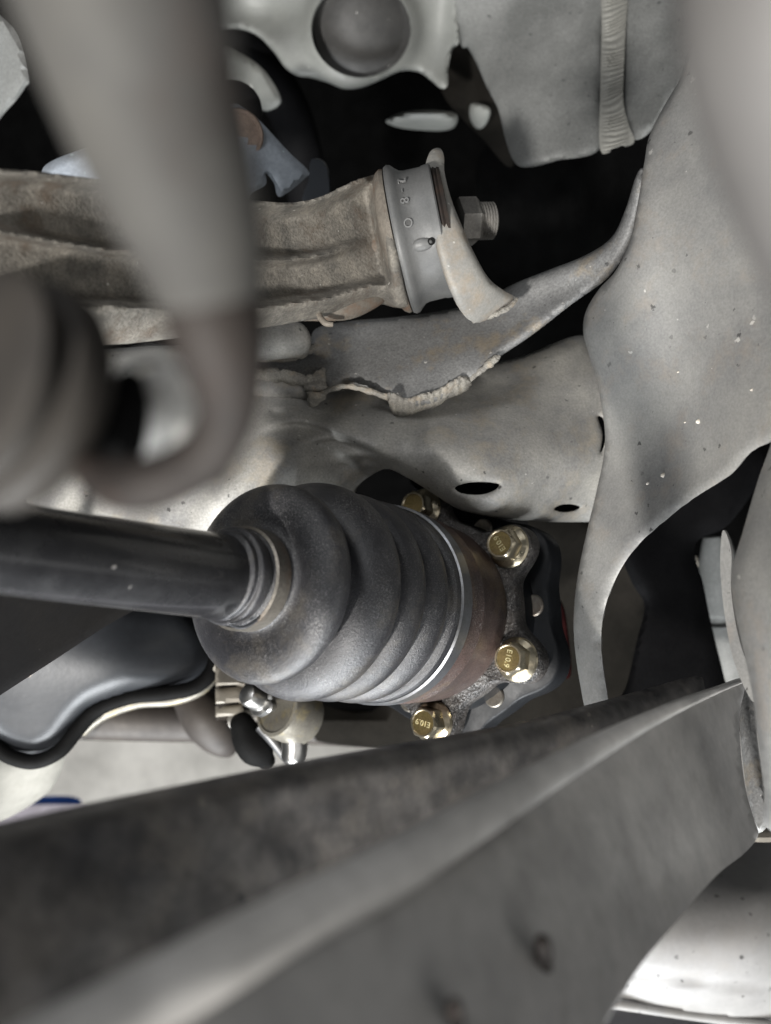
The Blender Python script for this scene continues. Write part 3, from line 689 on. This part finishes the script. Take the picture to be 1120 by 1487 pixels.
# ================================================================== dark things around the joint
tag(meshobj('gearbox_casing', *sheet([(430, 1015), (560, 1020), (640, 760), (700, 740), (860, 740), (960, 780), (975, 860), (960, 1100), (700, 1120), (560, 1090), (450, 1072)], [(450, 1040, .60), (800, 760, .56), (960, 900, .57), (800, 1080, .57), (560, 1060, .59)], 20, .01, .01, 30), 'bay_brown'),
    'dark brown gearbox casing behind the bolted flange', 'gearbox')
tag(meshobj('red_clip', *sheet([(806, 868), (816, 880), (822, 910), (828, 970), (822, 985), (812, 950), (806, 900)], [(810, 880, .488), (825, 980, .49)], 6, .003), 'red'),
    'thin red plastic strip beside the bolted flange', 'clip')
liner = tag(meshobj('splash_liner', *sheet([(904, 812), (898, 770), (930, 735), (1000, 680), (1080, 640), (1110, 680), (1060, 760), (1010, 790), (1022, 850), (1034, 910), (1052, 985), (1060, 1040), (880, 1060), (908, 1000), (925, 930), (936, 880), (920, 850)],
        [(910, 800, .46), (1100, 650, .50), (1030, 900, .47), (900, 1040, .44), (1055, 1000, .46)], 6, .003, .008, 26), 'liner'), 'black plastic liner in the opening under the side plate', 'liner')
hose = thing('grey_strut', 'pale grey ringed cylinder in the dark opening at right', 'strut', P(1045, 920, .56))
meshobj('strut_body', *lathe(P(1040, 780, .56), unit(P(1062, 1010, .56) - P(1040, 780, .56)), [(0, .008), (.022, .0135), (.05, .0135), (.051, .0115), (.056, .0115), (.057, .0135), (.10, .0145), (.11, .004)], 40), 'shell_dirty', hose)
meshobj('strut_pin', *tube([(1009, 808, .52, 3), (1011, 816, .52, 4), (1012, 824, .52, 3)], 10, 4), 'beige', hose)

# ---- nearer strip and bracket on the right edge
tag(meshobj('edge_bracket', *sheet([(1140, 590), (1118, 650), (1100, 700), (1078, 775), (1063, 828), (1066, 880), (1083, 960), (1093, 1010), (1101, 1080), (1110, 1150), (1114, 1202), (1190, 1215), (1230, 900), (1220, 600)],
        [(1063, 830, .275), (1110, 660, .285), (1112, 1200, .275), (1200, 900, .235)], 10, .004, .006, 22), 'plate'), 'light grey bent bracket edge along the right border', 'bracket')
tag(meshobj('hanger_strip', *sheet([(1050, 770), (1062, 800), (1062, 860), (1074, 930), (1100, 1010), (1090, 1015), (1066, 960), (1052, 890), (1046, 820)], [(1055, 780, .31), (1095, 1010, .30)], 8, .003), 'plate'),
    'narrow grey strip behind the right edge bracket', 'bracket')
tag(meshobj('backing_strip', *sheet([(1074, 1000), (1092, 1006), (1101, 1080), (1112, 1150), (1116, 1196), (1096, 1208), (1086, 1160), (1078, 1100), (1074, 1050)], [(1080, 1000, .352), (1100, 1200, .325)], 6, .003, .004, 10), 'wing'),
    'blue grey strip between the lower arm end and the right bracket', 'bracket')
tag(meshobj('amber_lens', *sheet([(1088, 1203), (1125, 1203), (1130, 1221), (1090, 1221)], [(1090, 1205, .42), (1120, 1220, .42)], 6, .004, .003, 6), 'beige'), 'small beige block at the right edge above the white sill', 'block')

# ================================================================== lower left things
shield = thing('heat_shield', 'dark blue grey wavy shield with black rubber rim at lower left', 'shield', P(150, 980, .47))
meshobj('shield_sheet', *sheet([(-60, 880), (120, 850), (200, 872), (262, 878), (300, 915), (312, 950), (305, 978), (280, 997), (240, 1005), (190, 1010), (140, 1028), (112, 1055), (85, 1088), (50, 1104), (14, 1096), (-20, 1075), (-60, 1060)],
        [(0, 900, .44), (0, 1080, .45), (200, 880, .47), (300, 950, .485), (130, 1030, .455), (180, 960, .455)], 7, .003, .014, 34), 'shield', shield, sharp=70)
meshobj('rubber_rim', *tube([(-40, 1062, .452, 11), (-10, 1082, .452, 11), (16, 1099, .452, 11), (50, 1106, .453, 11), (86, 1091, .456, 11), (114, 1058, .46, 11), (142, 1030, .463, 11), (190, 1012, .467, 11), (240, 1007, .47, 11), (282, 998, .474, 11), (307, 976, .478, 11), (313, 945, .482, 9)], 16, 6), 'seal_black', shield)
meshobj('rear_lip', *tube([(120, 1062, .485, 9), (150, 1038, .485, 9), (200, 1020, .487, 9), (250, 1016, .49, 9), (290, 1002, .492, 9), (312, 980, .495, 7)], 14, 6), 'alloy', shield)
tag(meshobj('dark_shroud', *sheet([(-60, 830), (100, 850), (210, 866), (206, 879), (150, 912), (80, 958), (0, 1010), (-60, 1050)], [(-60, 850, .30), (200, 875, .42), (0, 1010, .345)], 9, .003, .003, 10), 'shield_dark'),
    'nearly black flat shroud under the axle shaft at far left', 'shroud')
tag(meshobj('pale_casting', *sheet([(-60, 1060), (20, 1090), (60, 1095), (95, 1085), (88, 1120), (70, 1150), (40, 1172), (0, 1195), (-60, 1230)], [(0, 1090, .50), (90, 1090, .53), (0, 1190, .55), (-60, 1150, .48)], 8, .004, .02, 40), 'pale_cast'),
    'pale dirty cast housing below the black rubber rim', 'casting')
tag(meshobj('blue_strip', *sheet([(20, 1160), (100, 1156), (112, 1168), (20, 1176)], [(60, 1160, .95), (100, 1165, .95)], 10, .01), 'blue'), 'bright blue strip blurred beyond the pale casting', 'strip')
tag(meshobj('lilac_strip', *sheet([(0, 1174), (112, 1169), (116, 1182), (0, 1210)], [(60, 1175, .93), (100, 1180, .93)], 10, .01), 'lilac'), 'whitish lilac strip just under the blue strip', 'strip')
pipe = thing('cross_pipe', 'dark brown out of focus pipe running behind the lower linkage', 'pipe', P(250, 1050, .62))
meshobj('pipe_body', *tube([(100, 1043, .62, 30), (250, 1050, .62, 27), (400, 1052, .62, 26), (600, 1062, .62, 27)], 28, 5), 'pipe_brown', pipe)
meshobj('pipe_knuckle', *tube([(275, 1010, .57, 26), (300, 1045, .565, 34), (322, 1075, .565, 26), (335, 1092, .57, 10)], 24, 6), 'pipe_brown', pipe)

conn = thing('connector_block', 'small beige slotted connector block under the boot', 'connector', P(328, 1005, .47))
for k, (y0, y1) in enumerate(((964, 996), (1000, 1022), (1026, 1041))):
    meshobj('rib', *sheet([(313, y0), (352, y0 - 3), (356, y1 - 3), (313, y1)], [(313, y0, .455 + .002 * k), (354, y1, .452)], 5, .012, .002, 5, curve=False), 'beige', conn)
meshobj('backing', *sheet([(318, 962), (350, 962), (352, 1044), (318, 1046)], [(318, 970, .463), (350, 1040, .463)], 10, .012, curve=False), 'pipe_brown', conn)

link = thing('shift_linkage', 'cast linkage lever with shiny bolt and pin hanging below the boot', 'linkage', P(410, 1040, .44))
LA = unit((-.55, -.62, .35)); LC = P(400, 1028, .438)
meshobj('lever_eye', *lathe(LC - LA * .022, LA, [(0, .0135), (.003, .0155), (.018, .0148), (.021, .0142), (.0215, .0125), (.0205, .0118), (.0205, .001)], 56), 'alloy', link)
meshobj('lever_bolt', *lathe(P(384, 1020, .432), unit((-.5, -.62, .42)), [(0, .0075), (.003, .0075), (.004, .0058), (.011, .0058), (.0135, .0048), (.0145, .0028), (.0148, .0003)], 36), 'steel', link)
meshobj('washer_pin', *lathe(P(388, 1025, .425), unit((-.4, -.75, .1)), [(-.004, .0033), (.0, .0033), (.001, .0024), (.001, .0003)], 24), 'steel', link)
meshobj('pin', *tube([(424, 1040, .447, 19), (427, 1062, .446, 19), (428, 1085, .446, 19), (426, 1103, .446, 17), (424, 1112, .446, 9)], 28, 5), 'steel', link)
meshobj('bracket_arm', *tube([(378, 1055, .452, 9), (396, 1075, .45, 8), (412, 1096, .45, 7), (424, 1112, .45, 6)], 14, 5), 'clamp', link)
meshobj('black_lever', *tube([(352, 1052, .455, 18), (362, 1075, .455, 24), (376, 1092, .455, 24), (386, 1104, .456, 14)], 24, 5, cap='round'), 'seal_black', link)
meshobj('link_arm', *tube([(335, 1048, .462, 11), (360, 1042, .46, 12), (385, 1042, .457, 10)], 16, 5), 'nut', link)

# ---- white sill, floor beyond
sill = thing('white_sill', 'dirty white painted sill panel spotted with grime at lower right', 'sill', P(1030, 1350, .5))
meshobj('sill_skin', *sheet([(800, 1500), (800, 1400), (900, 1290), (1000, 1222), (1060, 1218), (1220, 1218), (1220, 1500), (1120, 1488), (1010, 1474), (900, 1458), (860, 1450)],
        [(1000, 1220, .56), (1120, 1220, .56), (1100, 1300, .50), (900, 1380, .485), (1100, 1400, .482), (900, 1450, .50), (1120, 1485, .50)], 10, .004, .006, 14,
        extra=lambda q: .0025 * np.exp(-((q[:, 1] - (1412 + .11 * (q[:, 0] - 900))) / 4) ** 2)), 'white_sill', sill, sharp=70)
meshobj('sill_lip', *tube([(820, 1448, .497, 7), (900, 1459, .497, 7), (1010, 1475, .497, 7), (1180, 1497, .497, 7)], 14, 4), 'white_sill', sill)
tag(meshobj('floor', *quad_box(-1.4, 1.4, .62, 1.19, -.53, -.50), 'floor_lilac', smooth=False), 'pale grey floor', None, kind='structure')

# ================================================================== NEAR, OUT OF FOCUS
lower = thing('control_arm', 'long dark channel shaped control arm crossing the bottom foreground', 'control arm', P(700, 1250, .2))
far_out = [(-80, 1213), (0, 1195), (130, 1166), (270, 1138), (400, 1112), (560, 1083), (700, 1059), (790, 1040), (870, 1019), (950, 997), (1000, 983), (1016, 983), (1023, 996), (1030, 1100), (820, 1250), (560, 1380), (300, 1500), (60, 1640), (-80, 1700)]
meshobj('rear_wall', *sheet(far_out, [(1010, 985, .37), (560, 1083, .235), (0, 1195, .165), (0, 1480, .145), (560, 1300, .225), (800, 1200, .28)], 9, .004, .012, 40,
        extra=lambda q: .0006 * np.sin(q[:, 0] / 29.) * np.sin(q[:, 1] / 23.)), 'arm_shaded', lower, sharp=70)
near_out = [(1083, 984), (1040, 997), (970, 1021), (900, 1050), (800, 1098), (700, 1150), (560, 1226), (430, 1290), (300, 1354), (180, 1418), (60, 1482), (-80, 1560), (-80, 1800), (500, 1900), (800, 1660), (856, 1530), (882, 1484), (930, 1402), (985, 1335), (1040, 1272), (1080, 1240), (1101, 1214), (1096, 1192), (1084, 1150), (1077, 1100), (1074, 1040), (1080, 1008)]
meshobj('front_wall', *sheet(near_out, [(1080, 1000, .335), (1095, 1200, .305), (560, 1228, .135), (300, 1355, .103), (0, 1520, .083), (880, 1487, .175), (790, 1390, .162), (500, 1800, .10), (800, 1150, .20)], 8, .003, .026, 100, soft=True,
        roll_fn=lambda q: np.clip((1020 - q[:, 0]) / 500, .10, 1.0) * np.clip((1600 - q[:, 1]) / 100, 0, 1) * np.clip((940 - q[:, 0] + (1200 - q[:, 1]) * .3) / 60, .1, 1)), 'arm_face', lower, sharp=70)
meshobj('rolled_lip', *tube([(-90, 1630, .0785, 64), (60, 1540, .087, 60), (180, 1474, .0945, 56), (300, 1406, .103, 51), (430, 1336, .1175, 46), (560, 1268, .1345, 40), (700, 1183, .161, 31), (800, 1123, .188, 23), (900, 1067, .227, 15), (970, 1033, .263, 9), (1040, 1004, .306, 4), (1078, 990, .334, 2)], 28, 6), 'lit_lip', lower)
meshobj('channel_floor', *sheet([(-60, 1700), (200, 1560), (560, 1350), (900, 1150), (1050, 1060), (1050, 1120), (900, 1240), (560, 1480), (-60, 1800)], [(0, 1650, .13), (560, 1400, .19), (1050, 1090, .345)], 20, .003), 'arm_shaded', lower)
for (px_, py_, d) in ((790, 1385, .158), (662, 1478, .132)):
    s = meshobj('stud', *tube([(px_ + 2, py_ + 22, d + .006, 10), (px_, py_, d - .002, 13), (px_ - 2, py_ - 16, d - .006, 12), (px_ - 2, py_ - 22, d - .007, 6)], 16, 5), 'rod_brown', lower)

rod = thing('stabiliser_link', 'thick blurred grey brown rod hooking down through the upper left foreground', 'link rod', P(280, 330, .09))
meshobj('rod_body', *tube([(130, -160, .070, 168), (175, -20, .073, 160), (212, 120, .077, 138), (250, 240, .080, 122), (284, 340, .083, 102), (304, 420, .085, 82), (312, 460, .086, 66), (318, 490, .087, 50)], 48, 6), 'rod', rod)
meshobj('rod_hook', *tube([(292, 370, .0868, 56), (306, 430, .0858, 76), (320, 495, .0858, 70), (332, 555, .087, 54), (328, 612, .089, 44), (302, 660, .091, 42), (256, 690, .092, 42), (205, 706, .093, 42), (165, 704, .095, 36), (130, 684, .097, 26)], 32, 6, cap='round'), 'rod_brown', rod)
meshobj('hook_nut', *tube([(282, 692, .098, 20), (300, 686, .098, 25), (316, 678, .099, 23), (326, 673, .10, 15)], 20, 5), 'pipe_brown', rod)
bush = thing('bushing_eye', 'pale grey blurred bushing inside the hook of the rod', 'bushing', P(235, 590, .115))
meshobj('bushing_body', *tube([(205, 640, .118, 40), (228, 600, .116, 56), (250, 570, .116, 48), (262, 555, .117, 30)], 28, 6, cap='round'), 'pale_bush', bush)
meshobj('bushing_lip', *tube([(165, 560, .118, 10), (190, 530, .117, 12), (225, 520, .117, 12), (255, 532, .117, 10)], 16, 6, cap='round'), 'pale_bush', bush)
meshobj('bushing_recess', *tube([(150, 690, .108, 36), (168, 640, .107, 42), (182, 590, .107, 36), (188, 560, .108, 24)], 24, 6, cap='round'), 'seal_black', bush)  # near-black solid, darkness of the recess put into its colour
drum = thing('grooved_drum', 'brown grooved round housing blurred at the left edge', 'housing', P(20, 580, .10))
GA = unit((-.52, -.80, .24)); GC = P(-48, 545, .098)
px3 = .10 / F
meshobj('drum_body', *lathe(GC, GA, [(-150 * px3, 120 * px3), (-120 * px3, 168 * px3), (-108 * px3, 176 * px3), (-66 * px3, 178 * px3), (-54 * px3, 172 * px3), (-48 * px3, 150 * px3), (-30 * px3, 148 * px3), (-24 * px3, 164 * px3), (-6 * px3, 166 * px3), (0, 158 * px3), (4 * px3, 100 * px3), (6 * px3, 2 * px3)], 72), 'grooved', drum)
tag(meshobj('rounded_arm', *tube([(1150, -180, .075, 160), (1160, 0, .077, 168), (1185, 140, .08, 160), (1230, 280, .083, 150), (1290, 420, .086, 140)], 48, 6), 'rod_dark'), 'smooth rounded grey arm blurred in the top right corner', 'arm')

tag(meshobj('coolant_hose', *tube([(300, 70, .66, 34), (350, 80, .65, 34), (395, 120, .645, 32), (430, 190, .65, 30), (450, 300, .66, 30)], 24, 6), 'liner'), 'black hose in the dark gap above the cast arm', 'hose')
